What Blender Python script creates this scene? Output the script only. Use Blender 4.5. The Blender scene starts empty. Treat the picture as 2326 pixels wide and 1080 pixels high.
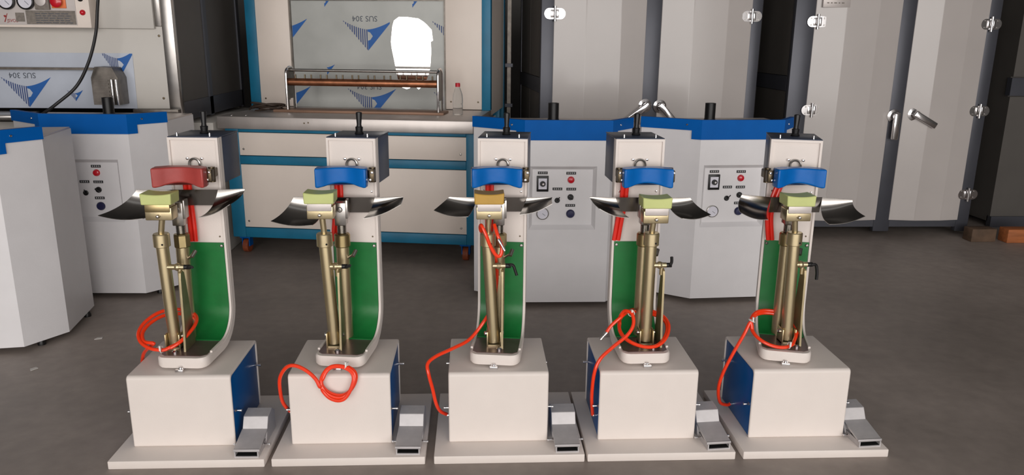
import bpy, bmesh, math, random
from mathutils import Vector, Matrix
random.seed(7)
S = bpy.context.scene
C = bpy.context.collection
PI = math.pi

# ------------------------------------------------------------------ camera, world, light
cam_d = bpy.data.cameras.new('camera')
cam = bpy.data.objects.new('camera', cam_d); C.objects.link(cam)
cam_d.sensor_width = 36.0
cam_d.lens = 36.0 * 1750.0 / 2326.0
cam_d.clip_start = 0.05
cam.matrix_world = (Matrix.Translation((0, 0, 1.6)) @ Matrix.Rotation(-0.0488, 4, 'Z')
                    @ Matrix.Rotation(PI / 2 - 0.252, 4, 'X') @ Matrix.Rotation(0.0099, 4, 'Z'))
S.camera = cam

w = bpy.data.worlds.new('overcast'); S.world = w; w.use_nodes = True
bg = w.node_tree.nodes['Background']
bg.inputs[0].default_value = (0.86, 0.92, 1.0, 1); bg.inputs[1].default_value = 0.6

def area(name, loc, rot, sx, sy, power, col=(1, 1, 1)):
    l = bpy.data.lights.new(name, 'AREA'); l.shape = 'RECTANGLE'; l.size = sx; l.size_y = sy
    l.energy = power; l.color = col
    o = bpy.data.objects.new(name, l); C.objects.link(o); o.location = loc; o.rotation_euler = rot
    return o
# daylight through the wide open front of the hall, behind the photographer
area('open_front_daylight', (0.8, -6.9, 2.5), (PI / 2, 0, 0), 15.0, 4.8, 985, (1.0, 0.955, 0.915))
# weak overhead fill lamp, added under the closed ceiling
area('overhead_fill', (0.5, 0.0, 5.1), (0, 0, 0), 10.0, 1.2, 15, (0.95, 0.98, 1.0))

S.view_settings.view_transform = 'Standard'; S.view_settings.look = 'None'
S.view_settings.exposure = 0.0; S.view_settings.gamma = 1.0
S.view_settings.use_curve_mapping = False

# ------------------------------------------------------------------ materials
def lin(c):
    return tuple(((v / 255) / 12.92 if v / 255 <= .04045 else ((v / 255 + .055) / 1.055) ** 2.4) for v in c) + (1,)
MATS = {}
def mat(name, rgb, rough=.5, metal=0., var=.06, scale=9., bump=0., bscale=60., stretch=(1, 1, 1), trans=0., ior=1.45, coat=0., rvar=0., spec=.5):
    m = bpy.data.materials.new(name); m.use_nodes = True
    nt = m.node_tree; b = nt.nodes['Principled BSDF']
    b.inputs['Roughness'].default_value = rough; b.inputs['Metallic'].default_value = metal
    b.inputs['IOR'].default_value = ior; b.inputs['Specular IOR Level'].default_value = spec
    if trans: b.inputs['Transmission Weight'].default_value = trans
    if coat: b.inputs['Coat Weight'].default_value = coat; b.inputs['Coat Roughness'].default_value = .12
    tc = nt.nodes.new('ShaderNodeTexCoord'); mp = nt.nodes.new('ShaderNodeMapping')
    mp.inputs['Scale'].default_value = stretch
    nt.links.new(tc.outputs['Object'], mp.inputs['Vector'])
    n = nt.nodes.new('ShaderNodeTexNoise'); n.inputs['Scale'].default_value = scale; n.inputs['Detail'].default_value = 5
    nt.links.new(mp.outputs[0], n.inputs['Vector'])
    r = nt.nodes.new('ShaderNodeValToRGB'); c = lin(rgb)
    r.color_ramp.elements[0].position = .3; r.color_ramp.elements[1].position = .7
    r.color_ramp.elements[0].color = tuple(v * (1 - var) for v in c[:3]) + (1,)
    r.color_ramp.elements[1].color = tuple(min(1, v * (1 + var)) for v in c[:3]) + (1,)
    nt.links.new(n.outputs['Fac'], r.inputs['Fac']); nt.links.new(r.outputs[0], b.inputs['Base Color'])
    if rvar:
        mr = nt.nodes.new('ShaderNodeMapRange'); mr.inputs['To Min'].default_value = max(.02, rough - rvar); mr.inputs['To Max'].default_value = rough + rvar
        nt.links.new(n.outputs['Fac'], mr.inputs['Value']); nt.links.new(mr.outputs[0], b.inputs['Roughness'])
    if bump:
        n2 = nt.nodes.new('ShaderNodeTexNoise'); n2.inputs['Scale'].default_value = bscale; n2.inputs['Detail'].default_value = 3
        nt.links.new(mp.outputs[0], n2.inputs['Vector'])
        bp = nt.nodes.new('ShaderNodeBump'); bp.inputs['Strength'].default_value = bump; bp.inputs['Distance'].default_value = .01
        nt.links.new(n2.outputs['Fac'], bp.inputs['Height']); nt.links.new(bp.outputs[0], b.inputs['Normal'])
    MATS[name] = m
    return m
mat('white_paint', (224, 214, 207), .45, var=.02, bump=.03, bscale=140)
mat('chest_paint', (226, 223, 224), .4, var=.02, bump=.03, bscale=120)
mat('panel_paint', (205, 202, 206), .42, var=.02)
mat('blue_side', (0, 84, 150), .35, var=.05, spec=.3)
mat('lid_blue', (0, 92, 174), .55, spec=.15, var=.05, bump=.02, bscale=40)
mat('slate_cover', (58, 66, 84), .38, var=.05, bump=.04, bscale=150)
mat('pad_blue', (0, 98, 178), .3, var=.08, spec=.35, bump=.03, bscale=50)
mat('pad_red', (165, 66, 62), .42, var=.10, bump=.05, bscale=60)
mat('rubber_lime', (193, 200, 130), .5, var=.05, bump=.05, bscale=70)
mat('rubber_ochre', (186, 146, 62), .5, var=.06, bump=.05, bscale=70)
mat('green_rubber', (22, 112, 52), .38, var=.12, scale=14, bump=.03, bscale=50)
mat('zinc_gold', (200, 184, 148), .34, .9, var=.10, scale=20, stretch=(1, 1, .2), bump=.02, bscale=90)
mat('zinc_dull', (150, 137, 108), .42, .8, var=.12, scale=16)
mat('brass_nut', (176, 158, 116), .34, 1., var=.08, scale=25)
mat('steel', (172, 168, 164), .3, 1., var=.08, scale=14, stretch=(1, 1, 1))
mat('sheet_steel', (146, 142, 138), .2, 1., var=.14, scale=9, rvar=.06)
mat('chrome', (225, 222, 222), .12, 1., var=.03)
mat('thread_steel', (176, 172, 166), .3, 1., var=.1)
mat('cast_alu', (188, 184, 184), .42, .3, var=.06, scale=30)
mat('tray_liner', (118, 98, 96), .3, .5, var=.12, scale=18)
mat('bronze', (104, 92, 74), .35, .9, var=.2, scale=40)
mat('black_plastic', (22, 21, 22), .4, var=.1)
mat('dark_void', (14, 14, 15), .8, var=.1)
mat('hose_red', (244, 60, 22), .28, var=.05, coat=.3)
mat('tube_red', (226, 40, 26), .3, var=.05, coat=.3)
mat('tie_white', (225, 220, 215), .5)
mat('teal_paint', (26, 112, 146), .45, var=.12, scale=6, bump=.06, bscale=40)
mat('cream_paint', (232, 219, 208), .42, var=.03, scale=4, bump=.02, bscale=80)
mat('worktop_steel', (208, 200, 195), .46, .85, var=.07, scale=5, stretch=(2, 1, 1), rvar=.05)
mat('film_grey', (172, 173, 169), .4, .15, var=.10, scale=3.2, bump=.05, bscale=9)
mat('film_pale', (188, 194, 206), .35, .1, var=.06, scale=4, bump=.04, bscale=9)
mat('mirror_steel', (240, 236, 232), .06, 1., var=.02)
mat('ink_blue', (20, 92, 168), .45, var=.05)
mat('ink_navy', (38, 62, 120), .45, var=.05)
mat('ink_text', (72, 78, 90), .5, var=.05)
mat('copper', (168, 112, 82), .34, .9, var=.3, scale=16)
mat('dull_steel', (112, 106, 100), .42, .9, var=.25, scale=18)
mat('plank_brown', (150, 118, 98), .55, .3, var=.25, scale=10, stretch=(.3, 3, 3))
mat('plastic_clear', (238, 240, 240), .06, trans=.96, ior=1.12, var=.01)
mat('cap_red', (196, 32, 48), .4)
mat('dark_frame', (78, 79, 86), .38, .35, var=.06, scale=5)
mat('door_grey', (186, 179, 175), .30, var=.025, scale=3, coat=.35)
mat('dark_panel', (84, 80, 76), .5, var=.08, scale=3)
mat('beige_panel', (200, 195, 188), .45, var=.03, scale=4)
mat('nameplate', (196, 188, 184), .4, .3, var=.06)
mat('lamp_red', (205, 22, 40), .25, coat=.5)
mat('orange_plate', (232, 120, 62), .45, var=.1)
mat('knob_navy', (34, 36, 74), .35)
mat('dial_white', (222, 220, 230), .35)
mat('label_black', (30, 28, 30), .5)
mat('label_grey', (126, 118, 110), .6, var=.2, scale=60)
mat('ink_white', (222, 222, 222), .6)
mat('ink_red', (150, 44, 44), .6)
mat('cable_black', (30, 29, 30), .45)
mat('cable_brown', (62, 50, 42), .5)
mat('wood_block', (168, 98, 54), .65, var=.25, scale=12, stretch=(.3, 3, 3), bump=.15, bscale=30)
mat('wood_dark', (92, 72, 56), .75, var=.3, scale=10, bump=.2, bscale=30)
mat('wheel_rust', (150, 74, 44), .6, var=.25, scale=30)
mat('wall_plaster', (92, 90, 88), .9, var=.1, scale=1.5)
mat('roof_sheet', (150, 150, 150), .8, var=.06, scale=2)
mat('paper_scrap', (205, 200, 195), .7)

# concrete floor: worn, slightly glossy, stained
def floor_mat():
    m = bpy.data.materials.new('concrete_floor'); m.use_nodes = True
    nt = m.node_tree; b = nt.nodes['Principled BSDF']
    tc = nt.nodes.new('ShaderNodeTexCoord')
    n1 = nt.nodes.new('ShaderNodeTexNoise'); n1.inputs['Scale'].default_value = .9; n1.inputs['Detail'].default_value = 8; n1.inputs['Roughness'].default_value = .6
    n2 = nt.nodes.new('ShaderNodeTexNoise'); n2.inputs['Scale'].default_value = 14; n2.inputs['Detail'].default_value = 6
    n3 = nt.nodes.new('ShaderNodeTexVoronoi'); n3.inputs['Scale'].default_value = 3.1
    for n in (n1, n2, n3): nt.links.new(tc.outputs['Object'], n.inputs['Vector'])
    r1 = nt.nodes.new('ShaderNodeValToRGB')
    r1.color_ramp.elements[0].position = .32; r1.color_ramp.elements[0].color = lin((132, 122, 115))
    r1.color_ramp.elements[1].position = .7; r1.color_ramp.elements[1].color = lin((165, 153, 145))
    nt.links.new(n1.outputs['Fac'], r1.inputs['Fac'])
    mx = nt.nodes.new('ShaderNodeMixRGB'); mx.blend_type = 'MULTIPLY'; mx.inputs['Fac'].default_value = .5
    r2 = nt.nodes.new('ShaderNodeValToRGB')
    r2.color_ramp.elements[0].position = .25; r2.color_ramp.elements[0].color = (.72, .72, .72, 1)
    r2.color_ramp.elements[1].position = .75; r2.color_ramp.elements[1].color = (1.15, 1.15, 1.15, 1)
    nt.links.new(n2.outputs['Fac'], r2.inputs['Fac'])
    nt.links.new(r1.outputs[0], mx.inputs[1]); nt.links.new(r2.outputs[0], mx.inputs[2])
    nt.links.new(mx.outputs[0], b.inputs['Base Color'])
    mr = nt.nodes.new('ShaderNodeMapRange'); mr.inputs['To Min'].default_value = .38; mr.inputs['To Max'].default_value = .62
    nt.links.new(n1.outputs['Fac'], mr.inputs['Value']); nt.links.new(mr.outputs[0], b.inputs['Roughness'])
    bp = nt.nodes.new('ShaderNodeBump'); bp.inputs['Strength'].default_value = .08; bp.inputs['Distance'].default_value = .01
    nt.links.new(n2.outputs['Fac'], bp.inputs['Height']); nt.links.new(bp.outputs[0], b.inputs['Normal'])
    MATS['floor'] = m
floor_mat()

# ------------------------------------------------------------------ mesh helpers
def catmull(pts, k=6, closed=False):
    P = [Vector(p) for p in pts]; n = len(P); out = []
    rng = range(n) if closed else range(n - 1)
    for i in rng:
        if closed: a, b, c, d = P[(i - 1) % n], P[i], P[(i + 1) % n], P[(i + 2) % n]
        else: a, b, c, d = P[max(i - 1, 0)], P[i], P[i + 1], P[min(i + 2, n - 1)]
        for j in range(k):
            t = j / k
            out.append(.5 * ((2 * b) + (c - a) * t + (2 * a - 5 * b + 4 * c - d) * t * t + (3 * b - a - 3 * c + d) * t ** 3))
    if not closed: out.append(P[-1].copy())
    return out

class MB:
    def __init__(s): s.bm = bmesh.new(); s.T = Matrix.Identity(4)
    def v(s, p): return s.bm.verts.new(s.T @ Vector(p))
    def face(s, vs):
        try: return s.bm.faces.new(vs)
        except ValueError: return None
    def box(s, x0, x1, y0, y1, z0, z1, bev=0., seg=2):
        t = bmesh.new(); bmesh.ops.create_cube(t, size=1)
        for q in t.verts: q.co = Vector(((x0 + x1) / 2 + q.co.x * (x1 - x0), (y0 + y1) / 2 + q.co.y * (y1 - y0), (z0 + z1) / 2 + q.co.z * (z1 - z0)))
        if bev: bmesh.ops.bevel(t, geom=t.edges[:], offset=bev, segments=seg, affect='EDGES', profile=.5)
        s.merge(t); return s
    def merge(s, t):
        t.verts.ensure_lookup_table(); mp = [s.v(q.co) for q in t.verts]; t.verts.index_update()
        for f in t.faces: s.face([mp[q.index] for q in f.verts])
        t.free()
    def cyl(s, p0, p1, r0, r1=None, n=24, cap=True):
        r1 = r0 if r1 is None else r1; p0 = Vector(p0); p1 = Vector(p1); d = (p1 - p0).normalized()
        a = d.orthogonal().normalized(); b = d.cross(a)
        A = [s.v(p0 + (a * math.cos(2 * PI * i / n) + b * math.sin(2 * PI * i / n)) * r0) for i in range(n)]
        B = [s.v(p1 + (a * math.cos(2 * PI * i / n) + b * math.sin(2 * PI * i / n)) * r1) for i in range(n)]
        for i in range(n): s.face([A[i], A[(i + 1) % n], B[(i + 1) % n], B[i]])
        if cap: s.face(A[::-1]); s.face(B)
        return s
    def lathe(s, prof, c=(0, 0, 0), axis=(0, 0, 1), n=28):
        c = Vector(c); d = Vector(axis).normalized(); a = d.orthogonal().normalized(); b = d.cross(a); rings = []
        for r, h in prof:
            rings.append([s.v(c + d * h + (a * math.cos(2 * PI * i / n) + b * math.sin(2 * PI * i / n)) * max(r, 1e-5)) for i in range(n)])
        for R0, R1 in zip(rings, rings[1:]):
            for i in range(n): s.face([R0[i], R0[(i + 1) % n], R1[(i + 1) % n], R1[i]])
        s.face(rings[0][::-1]); s.face(rings[-1]); return s
    def tube(s, pts, r, n=10, k=6, closed=False, smooth=True):
        P = catmull(pts, k, closed) if smooth else [Vector(p) for p in pts]
        m = len(P); rings = []; a = None
        for i in range(m):
            d = (P[(i + 1) % m] - P[i - 1]) if closed else (P[min(i + 1, m - 1)] - P[max(i - 1, 0)])
            d = d.normalized() if d.length > 1e-9 else Vector((0, 0, 1))
            a = d.orthogonal().normalized() if a is None else (a - d * a.dot(d)).normalized()
            b = d.cross(a)
            rings.append([s.v(P[i] + (a * math.cos(2 * PI * j / n) + b * math.sin(2 * PI * j / n)) * r) for j in range(n)])
        for i in range(m if closed else m - 1):
            A, B = rings[i], rings[(i + 1) % m]
            for j in range(n): s.face([A[j], A[(j + 1) % n], B[(j + 1) % n], B[j]])
        if not closed: s.face(rings[0][::-1]); s.face(rings[-1])
        return s
    def prism(s, poly, a0, a1, fn):
        """poly of 2D points, extruded between a0 and a1; fn(u, v, a) -> 3D point"""
        A = [s.v(fn(u, v, a0)) for u, v in poly]; B = [s.v(fn(u, v, a1)) for u, v in poly]; n = len(poly)
        for i in range(n): s.face([A[i], A[(i + 1) % n], B[(i + 1) % n], B[i]])
        s.face(A[::-1]); s.face(B); return s
    def slab(s, fn, nu, nv, thick):
        """curved sheet fn(u, v) -> point with u, v in 0..1, thickened along its normal"""
        e = 1e-3; top = []; bot = []
        for i in range(nu + 1):
            ra = []; rb = []
            for j in range(nv + 1):
                u, q = i / nu, j / nv
                p = Vector(fn(u, q)); du = Vector(fn(min(u + e, 1), q)) - Vector(fn(max(u - e, 0), q)); dv = Vector(fn(u, min(q + e, 1))) - Vector(fn(u, max(q - e, 0)))
                nn = du.cross(dv); nn = nn.normalized() if nn.length > 1e-12 else Vector((0, 0, 1))
                ra.append(s.v(p + nn * thick / 2)); rb.append(s.v(p - nn * thick / 2))
            top.append(ra); bot.append(rb)
        for i in range(nu):
            for j in range(nv):
                s.face([top[i][j], top[i + 1][j], top[i + 1][j + 1], top[i][j + 1]])
                s.face([bot[i][j], bot[i][j + 1], bot[i + 1][j + 1], bot[i + 1][j]])
        for i in range(nu):
            s.face([top[i][0], bot[i][0], bot[i + 1][0], top[i + 1][0]]); s.face([top[i][nv], top[i + 1][nv], bot[i + 1][nv], bot[i][nv]])
        for j in range(nv):
            s.face([top[0][j], top[0][j + 1], bot[0][j + 1], bot[0][j]]); s.face([top[nu][j], bot[nu][j], bot[nu][j + 1], top[nu][j + 1]])
        return s
    def flat(s, poly, fn):
        s.face([s.v(fn(u, v)) for u, v in poly]); return s
    def out(s, name, m, parent=None, angle=35, fixn=True):
        if fixn: bmesh.ops.recalc_face_normals(s.bm, faces=s.bm.faces[:])
        me = bpy.data.meshes.new(name); s.bm.to_mesh(me); s.bm.free()
        me.materials.append(MATS[m])
        for p in me.polygons: p.use_smooth = True
        me.set_sharp_from_angle(angle=math.radians(angle))
        o = bpy.data.objects.new(name, me); C.objects.link(o)
        if parent: o.parent = parent
        return o

def tag(o, label, cat, group=None):
    o['label'] = label; o['category'] = cat
    if group: o['group'] = group
    return o
def thing(name, label, cat, loc=(0, 0, 0), rz=0., group=None):
    o = bpy.data.objects.new(name, None); C.objects.link(o); o.empty_display_size = .1
    o.location = loc; o.rotation_euler = (0, 0, rz)
    return tag(o, label, cat, group)
def struct(o): o['kind'] = 'structure'; return o
def boxo(name, m, parent, *a, bev=0., seg=2): return MB().box(*a, bev=bev, seg=seg).out(name, m, parent)
def cylo(name, m, parent, p0, p1, r0, r1=None, n=24): return MB().cyl(p0, p1, r0, r1, n).out(name, m, parent)
def screw(parent, p, d, r=.006, h=.005, m='chrome', name='screw'):
    p = Vector(p); d = Vector(d).normalized()
    return MB().lathe([(r, 0), (r, h * .5), (r * .75, h), (r * .3, h * 1.1)], p, d, 12).out(name, m, parent)
def text_mesh(txt, size, fn):
    cu = bpy.data.curves.new('t', 'FONT'); cu.body = txt; cu.size = size; cu.align_x = 'CENTER'; cu.align_y = 'CENTER'; cu.resolution_u = 3
    o = bpy.data.objects.new('t', cu); C.objects.link(o); bpy.context.view_layer.update()
    me = bpy.data.meshes.new_from_object(o); bpy.data.objects.remove(o)
    for q in me.vertices: q.co = Vector(fn(q.co.x, q.co.y))
    return me

# ------------------------------------------------------------------ the hall
struct(boxo('floor', 'floor', None, -7, 8.5, -7, 10.5, -.12, 0))
struct(boxo('wall_back', 'wall_plaster', None, -7, 8.5, 10.3, 10.5, 0, 5.2))
struct(boxo('wall_left', 'wall_plaster', None, -7.2, -7, -7, 10.5, 0, 5.2))
struct(boxo('wall_right', 'wall_plaster', None, 8.5, 8.7, -7, 10.5, 0, 5.2))
struct(boxo('ceiling', 'roof_sheet', None, -7.2, 8.7, -7, 10.5, 5.2, 5.3))

# ------------------------------------------------------------------ the five pedestal presses
Y0 = 2.682
MX = [-1.142, -.529, .092, .690, 1.308]
HW = .1015                                   # half width of the upright
def arc_path():
    """side view of the upright: tray front -> bend -> top; list of (y, z, tangent angle)"""
    pts = []; r = .125; yb = .455; zt = .385
    for y in (.160, .163, .170, .180, .195, .22, .26, .30, yb - r): pts.append((y, zt, 0.))
    for i in range(1, 13):
        a = PI / 2 * i / 12
        pts.append((yb - r + r * math.sin(a), zt + r - r * math.cos(a), a))
    for z in (.6, .7, .8, .9, 1.0, 1.1, 1.208): pts.append((yb, z, PI / 2))
    return pts
PATH = arc_path()
def half_w(y, a, z):
    if a == 0. and y < .195:
        t = (.195 - y) / .035; return HW - .032 + .032 * math.sqrt(max(0, 1 - t * t))
    return HW

def press(i, spec):
    m = thing('pedestal_press', spec['label'], 'press', (MX[i], Y0, 0), 0., 'row of pedestal presses')
    # base board and base box
    boxo('base_board', 'white_paint', m, -.255, .332, 0, .552, 0, .034, bev=.004)
    b = MB(); t = bmesh.new()
    # bent white sheet: front, top and back in one, open at the sides
    prof = []
    def corner(cy, cz, a0, r):
        for k in range(7):
            a = a0 + PI / 2 * k / 6; prof.append((cy + r * math.cos(a), cz + r * math.sin(a)))
    R = .016
    prof.append((.107, .034)); corner(.107 + R, .333 - R, PI, -R) if False else None
    for k in range(7):
        a = PI - PI / 2 * k / 6; prof.append((.107 + R + R * math.cos(a), .333 - R + R * math.sin(a)))
    for k in range(7):
        a = PI / 2 - PI / 2 * k / 6; prof.append((.48 - R + R * math.cos(a), .333 - R + R * math.sin(a)))
    prof.append((.48, .034))
    inner = [(.48 - .012, .034)] + [(y - .012 if y > .3 else y + .012, z - .012) for y, z in prof[-2:0:-1]] + [(.119, .034)]
    b.prism(prof + inner, -.2, .195, lambda u, v, a: (a, u, v)); t.free()
    sh = b.out('base_shell', 'white_paint', m)
    bv = sh.modifiers.new('bevel', 'BEVEL'); bv.width = .007; bv.segments = 3; bv.limit_method = 'ANGLE'; bv.angle_limit = math.radians(50)
    for x0, x1, sx in ((-.196, -.190, -1), (.185, .191, 1)):
        sp = boxo('side_panel', 'blue_side', m, x0, x1, .122, .466, .036, .318, bev=.002)
        for y, z in ((.14, .17), (.44, .23)):
            MB().lathe([(.007, 0), (.007, .006), (.004, .007), (.004, .02), (.0055, .021), (.0055, .028)], (sx * .19 + (-.002 if sx < 0 else .0), y, z), (sx, 0, 0), 12).out('screw', 'chrome', sp)
    # upper assembly: turned a little on the base box
    T = Matrix.Translation((spec['tx'], .30, 0)) @ Matrix.Rotation(math.radians(spec['turn']), 4, 'Z') @ Matrix.Translation((0, -.30, 0))
    def A(): q = MB(); q.T = T; return q
    up = A(); th = .042; rows = []
    for y, z, a in PATH:
        hw = half_w(y, a, z); ny, nz = -math.sin(a), math.cos(a); oy, oz = y - ny * th, z - nz * th; e = .006
        rows.append([up.v((-hw + e, y, z)), up.v((hw - e, y, z)), up.v((hw, y - ny * e, z - nz * e)), up.v((hw, oy + ny * e, oz + nz * e)), up.v((hw - e, oy, oz)), up.v((-hw + e, oy, oz)), up.v((-hw, oy + ny * e, oz + nz * e)), up.v((-hw, y - ny * e, z - nz * e))])
    for r0, r1 in zip(rows, rows[1:]):
        for k in range(8): up.face([r0[k], r0[(k + 1) % 8], r1[(k + 1) % 8], r1[k]])
    up.face(rows[0][::-1]); up.face(rows[-1])
    upright = up.out('upright', 'white_paint', m, 40)
    # raised rims along both edges and across the top
    for sx in (-1, 1):
        rm = A(); prev = None
        for y, z, a in PATH[5:]:
            ny, nz = -math.sin(a), math.cos(a); x0, x1 = sx * (HW - .009), sx * HW; h = .008
            ring = [rm.v((x0, y, z)), rm.v((x1, y, z)), rm.v((x1, y + ny * h, z + nz * h)), rm.v((x0, y + ny * h, z + nz * h))]
            if prev:
                for k in range(4): rm.face([prev[k], prev[(k + 1) % 4], ring[(k + 1) % 4], ring[k]])
            else: rm.face(ring)
            prev = ring
        rm.face(prev); rm.out('edge_rim', 'white_paint', upright)
    A().box(-HW + .009, HW - .009, .447, .455, 1.198, 1.208).out('edge_rim', 'white_paint', upright)
    # green rubber mat on the bend, liner in the tray
    def strip(pts, hw, lift, name, mt):
        def fn(u, q):
            f = q * (len(pts) - 1); k = min(int(f), len(pts) - 2); g = f - k
            y = pts[k][0] * (1 - g) + pts[k + 1][0] * g; z = pts[k][1] * (1 - g) + pts[k + 1][1] * g; a = pts[k][2] * (1 - g) + pts[k + 1][2] * g
            return ((u - .5) * 2 * hw, y - math.sin(a) * lift, z + math.cos(a) * lift)
        return A().slab(fn, 2, (len(pts) - 1) * 2, .004).out(name, mt, m)
    mp = [(.335, .385, 0.)] + PATH[9:21] + [(.455, .6, PI / 2), (.455, .7, PI / 2), (.455, .775, PI / 2)]
    mat_o = strip(mp, HW - .011, .005, 'rubber_mat', 'green_rubber')
    for sx in (-1, 1): 
        q = T @ Vector((sx * .082, .447, .762)); screw(mat_o, q, (0, -1, 0), .007, .004, 'steel')
        q = T @ Vector((sx * .075, .455, .80)); screw(upright, q, (0, -1, 0), .0035, .002, 'bronze')
        q = T @ Vector((sx * .078, .455, .99)); screw(upright, q, (0, -1, 0), .005, .003, 'chrome')
    li = A(); li.prism([(-.09, .196), (-.07, .178), (.07, .178), (.09, .196), (.09, .335), (-.09, .335)], .385, .3875, lambda u, v, a: (u, v, a))
    li.out('tray_liner', 'tray_liner', m)
    # latch under the tray lip
    la = A(); la.box(-.016, .016, .135, .15, .333, .345, .002); la.box(-.01, .01, .15, .19, .333, .347, .002); la.cyl((0, .152, .345), (0, .152, .353), .006, n=12)
    la.out('latch', 'chrome', m)
    # head cover with lever and cap screws
    hc = A(); hc.box(-HW + .001, HW - .001, .497, .672, 1.018, 1.206, .004); cover = hc.out('head_cover', 'slate_cover', m)
    cp = A(); cp.box(-HW, HW, .452, .676, 1.2065, 1.2115, .0015); top = cp.out('cover_lid', 'slate_cover', m)
    for sx in (-1, 1): screw(top, T @ Vector((sx * .066, .463, 1.2115)), (0, 0, 1), .0045, .014, 'chrome')
    lv = A(); lv.lathe([(.017, 0), (.019, .004), (.014, .012), (.016, .03), (.011, .032), (.0095, .04), (.013, .085), (.012, .09), (.004, .092)], (.005, .56, 1.2115), (.02, 0, 1), 20)
    lv.out('lever', 'black_plastic', m)
    # ring and bolts above the pad
    rg = A(); ringp = [(.002 + .021 * math.cos(2 * PI * k / 24), .446, 1.103 + .021 * math.sin(2 * PI * k / 24)) for k in range(24)]
    rg.tube(ringp, .005, 8, 1, True, False); ro = rg.out('flange_ring', 'steel', m)
    for sx in (-1, 1): screw(ro, T @ Vector((.002 + sx * .029, .455, 1.124)), (0, -1, 0), .0065, .01, 'chrome', 'bolt')
    # curved clamping pad with its two hinge brackets
    px = spec['pad']; W = .098
    poly = []
    for k in range(17):
        u = -1 + 2 * k / 16; x = px + u * W
        au = abs(u); d = .030 * (1 - min(1, au / .78) ** 2) if au < .78 else -.006 * (au - .78) / .22
        poly.append((x, .305 + d))
    poly += [(px + W + .004, .33), (px + W, .36), (px + W * .6, .385), (px - W * .6, .385), (px - W, .36), (px - W - .004, .33)]
    pd = MB(); pd.prism(poly, 1.031, 1.107, lambda u, v, a: (u, v, a)); 
    for q in pd.bm.verts:
        u = abs(q.co.x - px) / W
        if q.co.z < 1.05 and u < .75 and q.co.y < .37: q.co.z += .015 * (1 - (u / .75) ** 2)
    po = pd.out('clamp_pad', spec['padmat'], m, 50)
    bv = po.modifiers.new('bevel', 'BEVEL'); bv.width = .006; bv.segments = 3; bv.limit_method = 'ANGLE'; bv.angle_limit = math.radians(55)
    bp = MB(); bp.box(px - .07, px + .07, .385, .398, 1.04, 1.10, .003); bp.cyl((px, .398, 1.07), (px, .455, 1.07), .022); bp.out('pad_backing', 'bronze', m)
    for sx in (-1, 1):
        hb = MB(); x = px + sx * W + spec['bk'] - sx * .008
        hb.box(min(x + sx * .002, x + sx * .026), max(x + sx * .002, x + sx * .026), .345, .385, 1.045, 1.096, .006)
        hb.cyl((x + sx * .014, .39, 1.04), (x + sx * .014, .39, 1.10), .013, n=14)
        hb.box(min(x - sx * .01, x + sx * .02), max(x - sx * .01, x + sx * .02), .385, .445, 1.055, 1.09, .004)
        hbo = hb.out('hinge_bracket', 'bronze', m)
        for dx, z in ((.010, 1.056), (.018, 1.085)):
            screw(hbo, (x + sx * dx, .346, z), (0, -1, 0), .006, .006, 'chrome', 'bolt')
    # red feed tubes behind the deflector
    ft = MB()
    for dx in (-.009, .009): ft.tube([(x + dx, y, z) for x, y, z in spec['feed']], .009, 10)
    ft.out('feed_tube', 'tube_red', m)
    # polished deflector: centre strip and two curled wings
    L, Rr = spec['wings']; (lx0, lx1), (sz0, sz1) = spec['strip']
    ys = .412
    ds = MB().slab(lambda u, q: (lx0 + u * (lx1 - lx0), ys - .014 * (1 - q), sz1 + (sz0 - sz1) * q), 4, 4, .002).out('deflector', 'sheet_steel', m, 60)
    for (bt, fo, fi), ix in ((L, lx0), (Rr, lx1)):
        def fn(u, q, bt=bt, fo=fo, fi=fi, ix=ix):
            P0i = Vector((ix, ys - .014, sz1)); P0o = Vector((bt[0], ys - .014, bt[1])); P2i = Vector((fi[0], .285, fi[1])); P2o = Vector((fo[0], .285 + fo[2], fo[1]))
            p0 = P0i.lerp(P0o, u); p2 = P2i.lerp(P2o, u); p1 = Vector(((p0.x + p2.x) / 2, ys - .01, p2.z * .9 + p0.z * .1 - .012 + .012 * u))
            p = p0 * (1 - q) ** 2 + p1 * 2 * q * (1 - q) + p2 * q * q
            p.z -= .010 * math.sin(PI * u) * q
            return p
        MB().slab(fn, 10, 14, .002).out('wing', 'sheet_steel', ds, 60)
    # posts
    (fx0, fx1), rx = spec['front'], spec['rear']
    fp = MB(); fp.cyl((fx0, .27, .40), (fx1, .27, .81), .0235, n=32); fpo = fp.out('front_post', 'zinc_gold', m)
    MB().lathe([(.026, 0), (.031, .003), (.031, .05), (.028, .054), (.015, .055)], (fx1, .27, .805), n=32).out('collar', 'zinc_gold', fpo)
    hx = spec['head'][0]; hz = spec['head'][1]
    MB().cyl((fx1, .27, .855), (hx, .262, hz - .05), .0115, n=20).out('rod', 'zinc_gold', fpo)
    screw(fpo, (fx1 + .012, .2415, .82), (0, -1, 0), .004, .002, 'dark_void')
    hd = MB(); hd.box(hx - .05, hx + .05, .225, .29, hz - .062, hz - .012, .004); hd.box(hx - .044, hx + .044, .2215, .285, hz - .03, hz + .004, .002)
    hdo = hd.out('head_block', 'zinc_gold', m)
    hdp = MB(); hdp.box(hx - .046, hx + .046, .219, .224, hz - .028, hz + .001, .001); hdp.out('face_plate', spec.get('plate', 'nameplate'), hdo)
    screw(hdo, (hx, .224, hz - .045), (0, -1, 0), .007, .012, 'steel', 'bolt')
    pp = []
    for k in range(9):
        u = -1 + 2 * k / 8; pp.append((u * .058, .044 - .006 * (1 - u * u)))
    rb = MB(); rb.prism([(-.056, 0), (.056, 0)] + [(x, z) for x, z in pp[::-1]], .212, .30, lambda u, v, a: (hx + u, a, hz + v))
    rbo = rb.out('rubber_block', spec['block'], m)
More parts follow.
